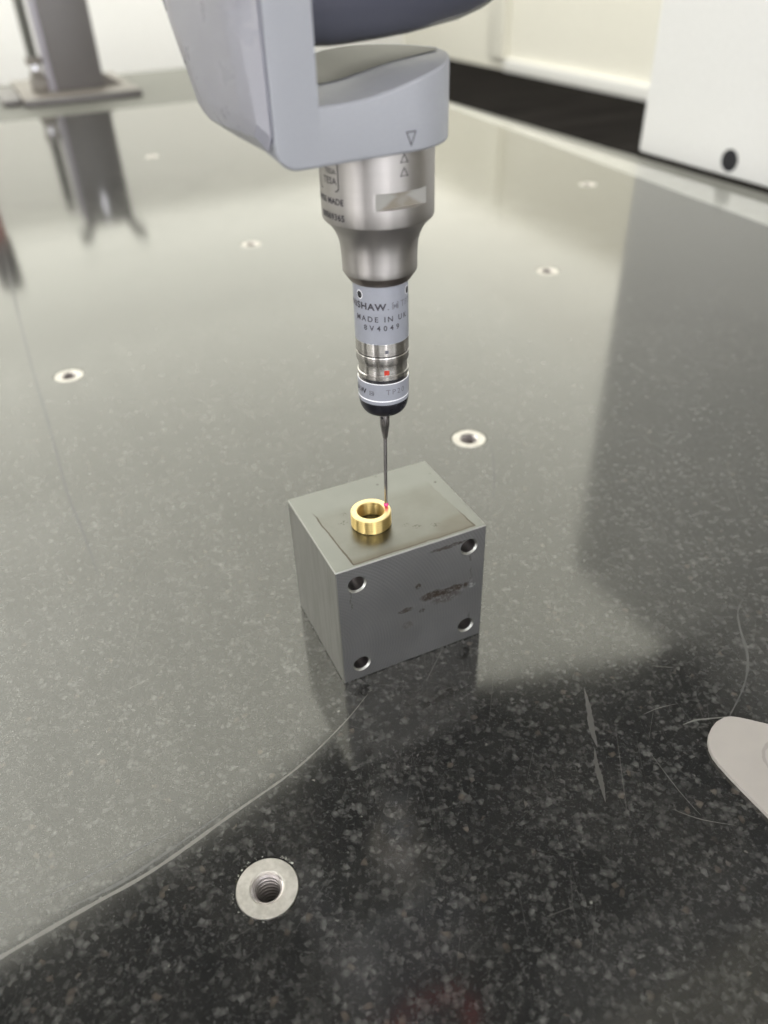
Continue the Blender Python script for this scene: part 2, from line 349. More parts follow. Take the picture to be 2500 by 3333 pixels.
def loft(name, rings, mat, parent=None, loc=(0, 0, 0), rz=0, smooth=30):
    n = len(rings[0]); V = [v for r in rings for v in r]; F = []
    for j in range(len(rings)-1):
        for k in range(n):
            a = j*n+k; b = j*n+(k+1) % n; F.append((a, b, b+n, a+n))
    F.append(tuple(range(n))[::-1]); F.append(tuple(range((len(rings)-1)*n, len(rings)*n)))
    return mk(name, V, F, mat, parent, loc, rz, smooth)
def tube(name, pts, r, mat, parent=None, n=12):
    pts = [Vector(p) for p in pts]; rings = []
    for i, p in enumerate(pts):
        d = (pts[min(i+1, len(pts)-1)]-pts[max(i-1, 0)]).normalized()
        a = d.cross(Vector((0, 0, 1))) if abs(d.z) < 0.9 else d.cross(Vector((1, 0, 0))); a.normalize(); b = d.cross(a)
        rr = r if not callable(r) else r(i)
        rings.append([tuple(p + (a*cos(2*pi*k/n) + b*sin(2*pi*k/n))*rr) for k in range(n)])
    return loft(name, rings, mat, parent)
def holed(outer, holes):
    """triangulated planar sheet (2D) with circular or free holes; returns verts, tris."""
    bm = bmesh.new(); es = []
    for lp in [outer]+holes:
        vs = [bm.verts.new((x, y, 0)) for x, y in lp]
        es += [bm.edges.new((vs[i], vs[(i+1) % len(vs)])) for i in range(len(vs))]
    bmesh.ops.triangle_fill(bm, use_beauty=True, use_dissolve=False, edges=es)
    bm.verts.index_update(); V = [v.co.copy() for v in bm.verts]; F = [tuple(v.index for v in f.verts) for f in bm.faces]; bm.free(); return V, F
def circ(cx, cy, r, n=48): return [(cx+r*cos(2*pi*k/n), cy+r*sin(2*pi*k/n)) for k in range(n)]

FONT = {}
def text_tris(s, size, weight=0.0, spacing=1.0, align='LEFT'):
    cu = bpy.data.curves.new('t', 'FONT'); cu.body = s; cu.size = size; cu.offset = weight; cu.space_character = spacing; cu.align_x = align
    cu.resolution_u = 3
    o = bpy.data.objects.new('t', cu); scene.collection.objects.link(o)
    bpy.context.view_layer.update()
    me = o.to_mesh(); V = [v.co.copy() for v in me.vertices]; F = [tuple(p.vertices) for p in me.polygons]; o.to_mesh_clear()
    bpy.data.objects.remove(o); bpy.data.curves.remove(cu); return V, F
def wrap(name, V, F, r, az, z0, mat, parent, loc, thick=0.03):
    """lay flat (x,y) lettering on a cylinder of radius r; az in degrees from the camera side, x=0 at az."""
    W = []
    for v in V:
        t = radians(-90+az) + v[0]/r; W.append(((r+thick)*cos(t), (r+thick)*sin(t), z0+v[1]))
    return mk(name, W, F, mat, parent, loc, 0, 0, fm='keep')
def outline(pts, wd):
    """closed stroke polygon mesh from a 2D loop"""
    n = len(pts); V, F = [], []
    for i in range(n):
        p0, p, p1 = Vector(pts[i-1]), Vector(pts[i]), Vector(pts[(i+1) % n])
        d0 = (p-p0).normalized(); d1 = (p1-p).normalized(); nn = Vector((-(d0+d1).y, (d0+d1).x)).normalized()
        k = wd/2/max(0.35, nn.dot(Vector((-d0.y, d0.x))))
        V += [(p+nn*k), (p-nn*k)]
    for i in range(n):
        a = 2*i; b = 2*((i+1) % n); F.append((a, b, b+1, a+1))
    return [(v.x, v.y) for v in V], F

# ================================================================== SETTING
def struct(o): o['kind'] = 'structure'; return o
def sheet(name, pts, mat, parent=None):
    return mk(name, pts, [tuple(range(len(pts)))], mat, parent, smooth=0)
RZ = TY
FZ, CZ = -800.0, 1950.0
struct(box('floor', -3500, 4300, -3500, 8200, FZ-40, FZ, FLOOR, rz=RZ))
struct(box('ceiling', -3500, 4300, -3500, 8200, CZ, CZ+40, CEIL, rz=RZ))
wr = struct(box('wall_right', 4160, 4300, -3500, 8200, FZ+1, CZ-1, CREAM, rz=RZ))
box('pilaster', 4100, 4159, 6180, 6420, FZ+90, CZ-2, CREAM, wr, bev=6)
box('skirting', 4118, 4159, -3400, 6179, FZ+2, FZ+90, WALLW, wr, bev=5)
struct(box('wall_back', -3500, 4159, 8060, 8200, FZ+1, CZ-1, WALLW, rz=RZ))
struct(box('wall_left', -2480, -2360, -3500, 8059, FZ+1, CZ-1, WALLW, rz=RZ))
struct(box('wall_near', -3379, 4159, -2300, -2180, FZ+1, CZ-1, WALLW, rz=RZ))
part = struct(box('low_partition', -3379, 1700, 4500, 4620, FZ+1, 60, WALLW, rz=RZ, bev=4))
# ceiling lamps
def lamp(u, v, du, dv, mat, label):
    t = empty('ceiling_light', tw(u, v, CZ-(32 if v > 1000 else 2)), RZ); tag(t, label, 'ceiling light', 'lit ceiling panels')
    bm = bmesh.new()
    for a in ((-du, du, -dv, -dv+25), (-du, du, dv-25, dv), (-du, -du+25, -dv+25, dv-25), (du-25, du, -dv+25, dv-25)): box_bm(bm, *a, -30, 0)
    bmobj('frame', bm, FRAME, t)
    box('diffuser', -du+26, du-26, -dv+26, dv-26, -22, -10, mat, t)
LIGHTS = []
def streak_light(loc, rz, label):  # unseen upright lights, added to draw highlight streaks on turned metal
    t = empty('wall_light', loc, rz); tag(t, label, 'wall light', 'slim wall lights')
    box('housing', -60, 60, 0, 30, 0, 1560, FRAME, t, bev=4); box('diffuser', -40, 40, 30.5, 60, 40, 1520, LAMP2, t, bev=12)
streak_light(tw(-2358, -980, 180), RZ-pi/2, 'slim upright wall light on the left wall behind the camera')
streak_light(tw(-290, -2176, 180), RZ, 'slim upright wall light on the wall directly behind the camera')
lc = empty('luminous_ceiling', tw(0, 0, CZ-2), RZ); tag(lc, 'wide luminous stretched ceiling beyond the table, mirrored softly in the granite', 'ceiling light')  # unseen glowing ceiling, added to brighten the granite's reflection
ROWS = [(-2300, 3.0), (-700, 2.9), (-420, 2.75), (-180, 2.6), (40, 2.4), (260, 2.25), (500, 2.1), (760, 2.0), (2900, 0)]
for (ua, ra), (ub, _) in zip(ROWS, ROWS[1:]):          # added glow graded brighter to the left, so its reflection fades
    for va, vb, g_ in ((1050, 2000, 1.0), (2001, 2600, 0.92), (2601, 3300, 0.6), (3301, 5000, 0.2)):
        lv = 1.9+(ra-1.9)*g_
        box('diffuser', ua+1, ub, va, vb, -30, -5, m_light('lit_panel_diffuser_%d' % int(lv*100), (1.0, 0.995, 0.89+0.04*(lv-1.9)), lv), lc)
box('diffuser', -2300, 2900, 5001, 7900, -30, -5, LAMPC, lc)
box('diffuser', 2901, 4120, 1050, 7900, -30, -5, LAMPD, lc)
box('frame', -2340, 4140, 1010, 1049, -40, -2, FRAME, lc, bev=3)
for a in LIGHTS: lamp(*a)
wn = empty('window', tw(0, -2178, 0), RZ); tag(wn, 'wide bright frosted window in the wall behind the camera', 'window')  # unseen glow added behind the camera to brighten the head and front
box('pane', -1700, -420, 6, 14, 40, 1450, FILL_NEAR, wn); box('pane', -160, 1500, 6, 14, 40, 1450, FILL_NEAR, wn)
for x_ in (-1745, -1080, -420, -200, 640, 1501): box('mullion', x_, x_+40, 0, 30, -5, 1495, FRAME, wn)
for z in (-5, 1455):
    for a_, b_ in ((-1704, -421), (-159, 1500)): box('rail', a_, b_, 0, 28, z, z+40, FRAME, wn)


wn = empty('window', tw(-2358, 0, 0), RZ); tag(wn, 'bright frosted window in the left wall facing the white column', 'window')  # unseen glow added at the left to brighten the column
box('pane', 6, 14, -860, 1500, 60, 1400, FILL_LEFT, wn)
for k in range(4): box('mullion', 0, 30, -905+k*802, -865+k*802, 15, 1445, FRAME, wn)
for z in (15, 1405): box('rail', 0, 28, -864, 1499, z, z+40, FRAME, wn)

# ================================================================== GRANITE TABLE
table = empty('granite_table'); tag(table, 'black speckled granite measuring table with steel threaded inserts', 'table')
INS = [(-30.5, 95.4), (38.2, 292.9), (-159.4, 368.0), (110.6, 494.6), (-89.1, 569.4), (-222.8, 858.7), (183.1, 697.5)]
def tl(u, v): p = tw(u, v); return (p.x, p.y)
top = [tl(-520, -320), tl(440, -320), tl(499, 396), tl(516, 600), tl(549, 985), tl(560, 1165), tl(-520, 1165)]
holes = []
for i, (x, y) in enumerate(INS):
    if i == 0:
        lp = []
        for k in range(120):
            t = 2*pi*k/120; g = 0.28 + 0.10*sin(7*t+1)+0.07*sin(13*t)+random.uniform(-.05, .05)
            if 1.7 < t < 3.9: g += 0.30*abs(sin(3.1*t))*(0.6+random.random()*0.5)
            if 0.75 < t < 1.25: g += 0.5*random.random()
            lp.append((x+(7.45+g)*cos(t), y+(7.45+g)*sin(t)))
        holes.append(lp)
    else: holes.append(circ(x, y, 7.75, 40))
V, F = holed(top, holes)
nv = len(V); VV = [tuple(v) for v in V]
# walls of the holes
for lp in holes:
    b = len(VV); n = len(lp)
    for x, y in lp: VV.append((x, y, 0))
    for x, y in lp: VV.append((x, y, -1.2))
    for k in range(n): F.append((b+k, b+(k+1) % n, b+n+(k+1) % n, b+n+k))
me = bpy.data.meshes.new('slab_top'); me.from_pydata([(a*S, b_*S, c*S) for a, b_, c in VV], [], F)
bm = bmesh.new(); bm.from_mesh(me); bmesh.ops.remove_doubles(bm, verts=bm.verts, dist=1e-6); bmesh.ops.recalc_face_normals(bm, faces=bm.faces)
zs = sum(f.normal.z for f in bm.faces)
if zs < 0: bmesh.ops.reverse_faces(bm, faces=bm.faces)
bm.to_mesh(me); bm.free(); link('slab_top', me, GRANITE, table, smooth=0)
# slab body below, edge strips
def prism(name, pts, z0, z1, mat, parent, bev=0):
    n = len(pts); V = [(x, y, z0) for x, y in pts]+[(x, y, z1) for x, y in pts]
    F = [tuple(range(n))[::-1], tuple(range(n, 2*n))]+[(k, (k+1) % n, n+(k+1) % n, n+k) for k in range(n)]
    bm = bmesh.new(); vs = [bm.verts.new(v) for v in V]; [bm.faces.new([vs[i] for i in f]) for f in F]
    if bev:
        bmesh.ops.bevel(bm, geom=[e for e in bm.edges if all(abs(v.co.z-z1) < 1e-4 for v in e.verts)], offset=bev, segments=2, affect='EDGES')
    return bmobj(name, bm, mat, parent)
prism('slab_body', [tl(-519, -319), tl(561, -319), tl(561, 1499), tl(-519, 1499)], -220, -14, EDGE, table)
prism('guide_strip', [tl(440, -320), tl(490, -320), tl(540, 433), tl(544, 640), tl(556, 985), tl(560.5, 1164), tl(559.5, 1165), tl(549, 985), tl(516, 600), tl(499, 396)], -13, 0.0, BRIGHT, table)
prism('edge_strip', [tl(490.5, -320), tl(562, -320), tl(562, 985), tl(562, 1165), tl(561.2, 1165), tl(556.5, 985), tl(544.5, 640), tl(540.5, 433)], -13, -0.2, STRIP, table)
prism('back_strip', [tl(-520, 1165.5), tl(562, 1165.5), tl(562, 1500), tl(-520, 1500)], -13, -0.1, STRIP, table)
# inserts
def insert_meshes():
    p = [(7.25, -10), (7.40, -0.25), (7.25, -0.03), (4.25, -0.03), (3.85, -0.30), (3.45, -0.5)]
    z = -0.55; mi = [0, 0, 0, 0, 1]
    while z > -13:
        p += [(3.5, z), (3.0, z-0.42), (3.0, z-1.0)]; mi += [1, 3, 3]; z -= 1.45
    p += [(3.3, z), (0.02, z)]; mi += [1, 2]
    return p, mi
P_, MI_ = insert_meshes()
names = ['nearest', '', '', '', '', '', '']
ins0 = None
for i, (x, y) in enumerate(INS):
    if ins0 is None:
        ins0 = lathe('threaded_insert', P_, [INSERT, THREAD, BLACK, THREADV], table, (x, y, 0), 96, MI_, smooth=25)
        lathe('epoxy_ring', [(7.2, -0.5), (8.6, -0.42)], EPOXY, table, (x, y, 0), 96); ep0 = bpy.data.objects['epoxy_ring']
    else:
        for src in (ins0, ep0):
            o = src.copy(); C.objects.link(o); o.parent = table; o.location = (x*S, y*S, 0)
# chipped rim crumbs round the nearest insert
bm = bmesh.new()
ix, iy = INS[0]
for k in range(130):
    t = random.choice([random.uniform(1.7, 3.9), random.uniform(0.75, 1.25), random.uniform(0.8, 1.2), random.uniform(3.9, 5.6)])
    rr = 7.72+random.uniform(0.0, 0.55)*(1.0 if t < 3.9 else 0.55)
    s = random.uniform(0.06, 0.26)*(1 if t < 3.9 else 0.6); cx, cy = ix+rr*cos(t), iy+rr*sin(t)
    vs = [bm.verts.new((cx+s*cos(a+k)*random.uniform(.6, 1.5), cy+s*sin(a+k)*random.uniform(.5, 1.2), random.uniform(-0.05, 0.10))) for a in (0, 2.1, 4.2)]
    apex = bm.verts.new((cx, cy, 0.05+s*0.5)); bs = bm.verts.new((cx, cy, -0.35))
    for a in range(3):
        bm.faces.new((vs[a], vs[(a+1) % 3], apex)); bm.faces.new((vs[(a+1) % 3], vs[a], bs))
o = bmobj('chipped_rim', bm, CHIP, table, smooth=0); o['kind'] = 'stuff'
# scratches, scars and painted reflections on the surface (very thin raised ribbons)
def ribbon(name, pts, widths, mat, z=0.012):
    P = [Vector((x, y, 0)) for x, y in pts]; Q = []; W = []
    for i in range(len(P)-1):                      # smooth the polyline
        p0 = P[max(i-1, 0)]; p1 = P[i]; p2 = P[i+1]; p3 = P[min(i+2, len(P)-1)]
        for s_ in range(8):
            t = s_/8; Q.append(0.5*((2*p1)+(p2-p0)*t+(2*p0-5*p1+4*p2-p3)*t*t+(3*p1-p0-3*p2+p3)*t**3)); W.append(widths[i]*(1-t)+widths[i+1]*t)
    Q.append(P[-1]); W.append(widths[-1]); V = []; F = []
    for i, q in enumerate(Q):
        d = (Q[min(i+1, len(Q)-1)]-Q[max(i-1, 0)]).normalized(); nn = Vector((-d.y, d.x, 0)); wd = W[i]*random.uniform(.75, 1.25)/2
        V += [tuple(q+nn*wd+Vector((0, 0, z))), tuple(q-nn*wd+Vector((0, 0, z)))]
    for i in range(len(Q)-1): F.append((2*i+1, 2*i+3, 2*i+2, 2*i))
    mk(name, V, F, mat, table, smooth=0, fm='keep')
ribbon('scratch', [(-94, 77.5), (-88.2, 81.7), (-72.7, 91.7), (-58.5, 100.6), (-41.5, 114.7), (-25.9, 127.7), (-13.8, 141.7), (-6.5, 152.5)], [1.1, 1.1, 1.05, .95, .8, .6, .4, .1], BEAM_REFL)  # light line painted for the bright beam edge mirrored in the granite
ribbon('scratch', [(-298, 645), (-245, 520), (-191, 398.5), (-150.8, 312), (-128, 262), (-113.8, 235), (-100.4, 208)], [.8, 1.6, 1.3, 1.2, .9, .8, .1], SMEAR_REFL)  # dark line painted for a hanging cable's reflection
ribbon('scratch', [(47.4, 287), (45.5, 265), (42.8, 247)], [.2, .9, .1], SMEAR_REFL)
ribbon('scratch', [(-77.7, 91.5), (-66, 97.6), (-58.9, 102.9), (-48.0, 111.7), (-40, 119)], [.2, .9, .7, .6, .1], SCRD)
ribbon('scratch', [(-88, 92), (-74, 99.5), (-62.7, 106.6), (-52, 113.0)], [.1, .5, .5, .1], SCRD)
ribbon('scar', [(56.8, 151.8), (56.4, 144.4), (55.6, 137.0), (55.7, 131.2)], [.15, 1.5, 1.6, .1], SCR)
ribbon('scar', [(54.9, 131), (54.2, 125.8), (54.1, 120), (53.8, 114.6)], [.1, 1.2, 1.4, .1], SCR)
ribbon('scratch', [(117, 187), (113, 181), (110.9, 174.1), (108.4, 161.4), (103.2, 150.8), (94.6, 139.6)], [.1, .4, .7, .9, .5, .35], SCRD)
ribbon('scratch', [(81.0, 137.6), (85, 139.0), (88.5, 139.3), (94.9, 139.8)], [.1, .6, .5, .3], SCRL)
ribbon('scratch', [(69, 130), (73, 118), (76.5, 110)], [.05, .15, .05], SCRL)
ribbon('scratch', [(70, 112), (76, 109), (84, 107)], [.05, .2, .05], SCRL)
ribbon('scratch', [(71, 141.5), (76, 143.6), (82, 145.0)], [.05, .2, .05], SCRL)
for k in range(110):
    x = random.uniform(-90, 100); y = random.uniform(66, 330); a = random.choice([0.4, 1.9, 2.5, 2.9, 1.2])+random.uniform(-.3, .3); L = random.uniform(4, 20)*(1+y/260)
    ribbon('scratch', [(x, y), (x+L*.5*cos(a)+random.uniform(-.3, .3), y+L*.5*sin(a)), (x+L*cos(a), y+L*sin(a))], [.02, random.uniform(.03, .09), .02], SCRD)

# ================================================================== STEEL BLOCK
BX, BY, BYAW, BA, BB, BC = -13.4795, 156.35433, 0.41889, 46.52941, 37.91292, 43.36713
def steel_block():
    a, b, c, e = BA, BB, BC, 0.30
    V, F, I = [], [], []
    def add(vs, fs, m):
        k = len(V); V.extend(vs); F.extend([tuple(i+k for i in f) for f in fs]); I.extend([m]*len(fs))
    HL = [(6.0, 37.2), (41.0, 37.4), (5.95, 5.95), (41.05, 6.15)]
    r1, r2 = 2.80, 2.36
    v2, f2 = holed([(e, e), (a-e, e), (a-e, c-e), (e, c-e)], [circ(x, z, r1, 40) for x, z in HL])
    add([(p.x, 0, p.y) for p in v2], f2, 1)
    for x, z in HL:
        rings = [(r1, 0), (r2, .55), (r2, 13), (0.01, 14)]; vs = []; fs = []; n = 40
        for r, y in rings: vs += [(x+r*cos(2*pi*k/n), y, z+r*sin(2*pi*k/n)) for k in range(n)]
        for j in range(3):
            for k in range(n): fs.append((j*n+k, j*n+(k+1) % n, (j+1)*n+(k+1) % n, (j+1)*n+k))
        add(vs, fs[:n], 3); add(vs, fs[n:], 4)
    # other faces
    add([(0, e, e), (0, b-e, e), (0, b-e, c-e), (0, e, c-e)], [(0, 1, 2, 3)], 2)
    add([(a, e, e), (a, b-e, e), (a, b-e, c-e), (a, e, c-e)], [(0, 1, 2, 3)], 2)
    add([(e, b, e), (a-e, b, e), (a-e, b, c-e), (e, b, c-e)], [(0, 1, 2, 3)], 2)
    add([(e, e, 0), (a-e, e, 0), (a-e, b-e, 0), (e, b-e, 0)], [(0, 1, 2, 3)], 2)
    add([(e, e, c), (a-e, e, c), (a-e, b-e, c), (e, b-e, c)], [(0, 1, 2, 3)], 0)
    # chamfers
    for (x, xi) in ((0, e), (a, a-e)):
        for (y, yi) in ((0, e), (b, b-e)): add([(x, yi, e), (xi, y, e), (xi, y, c-e), (x, yi, c-e)], [(0, 1, 2, 3)], 3)
        for (z, zi) in ((0, e), (c, c-e)): add([(x, e, zi), (xi, e, z), (xi, b-e, z), (x, b-e, zi)], [(0, 1, 2, 3)], 3)
    for (y, yi) in ((0, e), (b, b-e)):
        for (z, zi) in ((0, e), (c, c-e)): add([(e, y, zi), (e, yi, z), (a-e, yi, z), (a-e, y, zi)], [(0, 1, 2, 3)], 3)
    for (x, xi) in ((0, e), (a, a-e)):
        for (y, yi) in ((0, e), (b, b-e)):
            for (z, zi) in ((0, e), (c, c-e)): add([(x, yi, zi), (xi, y, zi), (xi, yi, z)], [(0, 1, 2)], 3)
    me = bpy.data.meshes.new('steel_block'); me.from_pydata([(x*S, y*S, z*S) for x, y, z in V], [], F)
    for p, i in zip(me.polygons, I): p.material_index = i
    bm = bmesh.new(); bm.from_mesh(me); bmesh.ops.remove_doubles(bm, verts=bm.verts, dist=1e-7); bmesh.ops.recalc_face_normals(bm, faces=bm.faces); bm.to_mesh(me); bm.free()
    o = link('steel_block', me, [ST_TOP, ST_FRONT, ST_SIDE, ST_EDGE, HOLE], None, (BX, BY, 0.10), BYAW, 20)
    tag(o, 'grey steel block with four holes in its rust-stained front, standing on the granite', 'steel block')
steel_block()

# ================================================================== BRASS RING
zt = BC+0.15
ri, ro, hh = 3.88, 5.75, 4.5
prof = [(ri+.15, 0), (ri, .15), (ri, hh-.18), (ri+.18, hh), (ro-.22, hh), (ro, hh-.22), (ro, .25), (ro-.25, 0), (ri+.15, 0)]
o = lathe('brass_ring', prof, [BRASS, BRASSTOP], None, (-3.73, 178.0, zt), 128, [0, 0, 1, 1, 1, 0, 0, 0], smooth=25)
tag(o, 'small turned brass ring lying on top of the steel block', 'ring')

# ================================================================== PROBE HEAD
head = empty('probe_head', (A.x, A.y, 0)); tag(head, 'blue-grey touch probe head with silver adapter and thin stylus above the block', 'probe')
HY = radians(30)
# fork: slices across u, each a rounded box section in (v, z)
def sec(u, w, z0, z1, r, back=0.0, n=5):
    bb_ = 4.6*max(0, min(1, (-u-12)/8))
    w = max(w, 0.05); r = min(r, w*0.95, (z1-z0)*0.45)
    pts = []
    for cx, cz, a0 in ((w-r, z1-r+back, 0), (-w+r, z1-r, pi/2), (-w+r, z0+r, pi), (w-r, z0+r+bb_, 3*pi/2)):
        for k in range(n+1):
            t = a0 + pi/2*k/n; pts.append((u, cx+r*cos(t), cz+r*sin(t)))
    return pts
def interp(tab, x):
    for (a, b), (c, d) in zip(tab, tab[1:]):
        if x <= c: return b+(d-b)*max(0, (x-a)/(c-a))
    return tab[-1][1]
dish = [(-21, 154.6), (-15, 154.55), (-9.7, 154.9), (-4, 155.9), (.8, 157.1), (6.2, 158.2), (13.2, 159.4), (15.2, 159.7)]
rings = []
for k in range(9):                       # rounded lower left corner
    t = pi/2*k/8; u = -29.6+4.6*(1-cos(t)); rings.append(sec(u, 15, 144.2+4.6*(1-sin(t)), 236, .8))
rings[0] = sec(-29.62, 14.7, 149.2, 236, .4)
rings += [sec(-22, 15, 144.2, 236, .8), sec(-20.9, 15, 144.2, 236, .8), sec(-20.45, 15, 144.2, 235.7, .8)]
rings += [sec(-20.44, 15, 144.2, 154.7, .8, 3.8)]
us = [-20+2*k for k in range(10)]+[14.9*sin(pi/2*k/14) for k in range(0, 14)]+[14.9, 15.15]
us = sorted(set(us))
for u in us:
    wv = 15 if u <= 0 else sqrt(max(0.04, 15.2**2-u*u))
    if u <= 0: wv = 15+0.2*min(1, max(0, (u+12)/12))
    rings.append(sec(u, wv, 144.2, interp(dish, u), .8, 3.8*max(0, min(1, (16-u)/20))))
fork = loft('fork_arm', rings, PAINT, head, (0, 0, 0), HY, 28)
# orientation mark on the fork face
def flat_mark(name, V, F, u, z, mat, parent, off=-15.26):
    W = [(u+v[0], off, z+v[1]) for v in V]; return mk(name, W, F, mat, parent, smooth=0, fm='keep')
tv, tf = outline([(-1.05, 1.2), (1.05, 1.2), (0, -1.25)], 0.22)
flat_mark('arrow_mark', tv, tf, -0.9, 146.9, INK, fork)
# side cover
cin = [(-14.3, 236), (-14.5, 172), (-14.5, 150.5), (-13, 147.6), (2.5, 148.2), (10.7, 148.8), (16, 149.2), (19, 150.2), (21.5, 151.8), (26, 157.6), (34, 168.4), (60, 200), (60, 236)]
cmid = [(-9.6, 236), (-9.3, 171), (-14, 153), (-12.5, 150.6), (3, 150.4), (7, 150.5), (9.5, 150.6), (12.7, 151.4), (15.2, 152.7), (19.6, 158.9), (27.5, 169.6), (50, 200), (50, 236)]
cout = [(-4, 235), (-5, 174), (-10.5, 156), (-9, 153.5), (2, 153), (6, 153.2), (8, 153.6), (10.5, 154.6), (12, 156), (16, 162), (23, 172), (45, 203), (45, 235)]
R_ = [[(-29.95, v, z) for v, z in cin], [(-32.3, v, z) for v, z in cmid], [(-33.2, v, z) for v, z in cout], [(-33.26, 20+(v-20)*0.94, 190+(z-190)*0.965) for v, z in cout]]
cov = loft('side_cover', R_, COVER, head, (0, 0, 0), HY, 20)
# dark sheet over the dish, its gloss reflection painted as colour
V = []; F = []; us_ = [-19.5+33.5*k/24 for k in range(25)]
for u in us_:
    wv = 14.2 if u <= 0 else sqrt(max(1, 14.2**2-u*u)); bk = 3.8*max(0, min(1, (16-u)/20)); zt_ = interp(dish, u)
    for k in range(7):
        v = max(-wv, -3)+(wv-0.6-max(-wv, -3))*k/6; V.append((u, v, zt_+bk*(v+14.5)/29+0.16))
for i in range(24):
    for k in range(6): a_ = i*7+k; F.append((a_, a_+7, a_+8, a_+1))
mk('dish_liner', V, F, DISH_REFL, head, (0, 0, 0), HY, 40)
# the dark seam between cover and arm
sm = [(-14.2, 235), (-14.4, 172), (-14.3, 150), (-12.4, 148), (3, 148.6), (12, 149.5), (14, 235)]
loft('seam_gasket', [[(-29.97, v, z) for v, z in sm], [(-29.6, v, z) for v, z in sm]], SEAM, head, (0, 0, 0), HY, 0)
# dome: rounded slate body over the dish
dz = [(-20.3, 162.8), (-12, 162.3), (-8.8, 162.3), (-1.6, 162.6), (6, 163.1), (16.4, 164.4), (21.8, 165.8), (25.8, 167.7), (29.5, 171.5), (32.5, 177), (34.5, 186), (35, 196)]
rings = []
def dsec(u, w, z0, z1, rb, n=12):
    pts = []
    for cx, cz, a0, r in ((w-2, z1-2, 0, 2), (-w+2, z1-2, pi/2, 2), (-w+rb, z0+rb, pi, rb), (w-rb, z0+rb, 3*pi/2, rb)):
        for k in range(n+1):
            t = a0+pi/2*k/n; pts.append((u, cx+r*cos(t), cz+r*sin(t)))
    return pts
for u, z in dz: rings.append(dsec(u, 15.2 if u < 28 else 15.2-(u-28)*0.7, z, 238, 13.2 if u < 28 else 10))
loft('dome', rings, DOME, head, (0, 0, 0), HY, 40)
lathe('mounting_neck', [(0.1, 237), (22, 237), (22, 292), (0.1, 292)], DOME, head, (0, 0, 0), 64)

# adapter
FA, FD = radians(-90+26.5), 10.85
def adapt_r(t, r, z):
    if 132.95 <= z <= 136.35:
        d = (t-FA+pi) % (2*pi)-pi
        if abs(d) < radians(29.8): return min(r, FD/cos(d))
    return r
pa = [(12.2, 146), (12.5, 145.8), (12.5, 136.36), (12.5, 136.34), (12.5, 132.96), (12.5, 132.94), (12.5, 129.35), (12.4, 129.05), (11.4, 128.1), (10.7, 127.3), (10.0, 126.2), (9.45, 125.0), (9.05, 123.7), (8.85, 122.2), (8.75, 120.6), (8.7, 118.5), (8.7, 117.05), (8.6, 116.75), (7.2, 114.75), (6.95, 114.6), (5.0, 114.6)]
mi = [0]*len(pa); mi[3] = 1; mi[17] = 2; mi[18] = 2; mi[19] = 2
adapter = lathe('adapter', pa, [ALU, FLAT, CHAM], head, (0, 0, 0), 360, mi, adapt_r, smooth=22)
# give only the cut facets the worn-flat material
for p in adapter.data.polygons:
    if p.material_index == 1:
        cx, cy = p.center.x/S, p.center.y/S
        if sqrt(cx*cx+cy*cy) > 12.42: p.material_index = 0
tv, tf = outline([(-.82, -.7), (.82, -.7), (0, .85)], 0.20)
wrap('arrow_mark', tv, tf, 12.5, 26.2, 142.75, INK, adapter, (0, 0, 0))
wrap('arrow_mark', tv, tf, 12.5, 26.0, 140.15, INK, adapter, (0, 0, 0))
def lettering(name, s, size, az_end, zb, r, mat, parent, weight=0.0, spacing=1.0, right=True):
    V, F = text_tris(s, size, weight, spacing, 'RIGHT' if right else 'LEFT')
    return wrap(name, V, F, r, az_end, zb, mat, parent, (0, 0, 0))
lettering('maker_marking', 'SWISS MADE', 1.75, -35.2, 133.6, 12.5, INK, adapter, 0.055, 1.05)
lettering('serial_marking', '00069365', 1.85, -34.8, 130.35, 12.5, INK, adapter, 0.055, 1.1)
lettering('logo_lettering', 'TESA', 1.9, -42.6, 137.6, 12.5, INK, adapter, 0.03, 1.1)
lettering('logo_lettering', 'TESA', 1.5, -43.2, 139.6, 12.5, INK, adapter, 0.02, 1.1)
rb = []
for cx, cy, a0 in ((-.9, 5.0, 0), (-6.0, 5.0, 90), (-6.0, .9, 180), (-.9, .9, 270)):
    for k in range(5):
        t = radians(a0+22.5*k); rb.append((cx+.9*cos(t), cy+.9*sin(t)))
tv, tf = outline(rb, 0.26)
wrap('logo_frame', tv, tf, 12.5, -40.2, 136.25, INK, adapter, (0, 0, 0))

# probe body
pb = [(5.0, 114.9), (6.5, 114.9), (6.55, 114.5), (6.55, 100.4), (6.56, 100.38), (6.56, 97.32), (6.45, 97.2), (6.2, 97.15), (6.2, 97.0), (6.47, 96.9), (6.56, 96.7), (6.56, 94.95), (6.48, 94.75), (6.2, 94.55), (6.12, 94.2), (6.12, 93.0), (6.14, 91.95), (6.42, 91.8), (6.42, 91.6), (6.35, 90.75), (5.9, 90.55), (4.0, 90.5)]
mi = [0, 0, 0] + [1]*18
mi[6] = mi[7] = 2
body = lathe('probe_body', pb, [SLEEVE, POLISH, BLACK], head, (0, 0, 0), 128, mi, smooth=22)
pm = [(4.0, 90.5), (5.95, 90.5), (5.95, 89.95), (6.35, 89.9), (6.5, 89.75), (6.5, 85.35), (6.42, 85.25), (6.42, 85.1), (6.5, 85.0), (6.48, 84.1), (6.3, 84.0)]
mi = [1, 1, 2, 3, 0, 3, 3, 3, 0, 0]
mod = lathe('probe_module', pm, [SLEEVE, BLACK, POLISH, WHITELINE], head, (0, 0, 0), 128, mi, smooth=22)
lathe('end_cap', [(6.2, 84.05), (6.36, 83.9), (6.3, 83.0), (6.05, 81.9), (5.6, 80.9), (5.1, 80.25), (4.6, 79.95), (1.2, 79.85), (0.1, 79.85)], BLACK, head, (0, 0, 0), 96)
wl = lambda *a, **k: lettering(*a, **k)
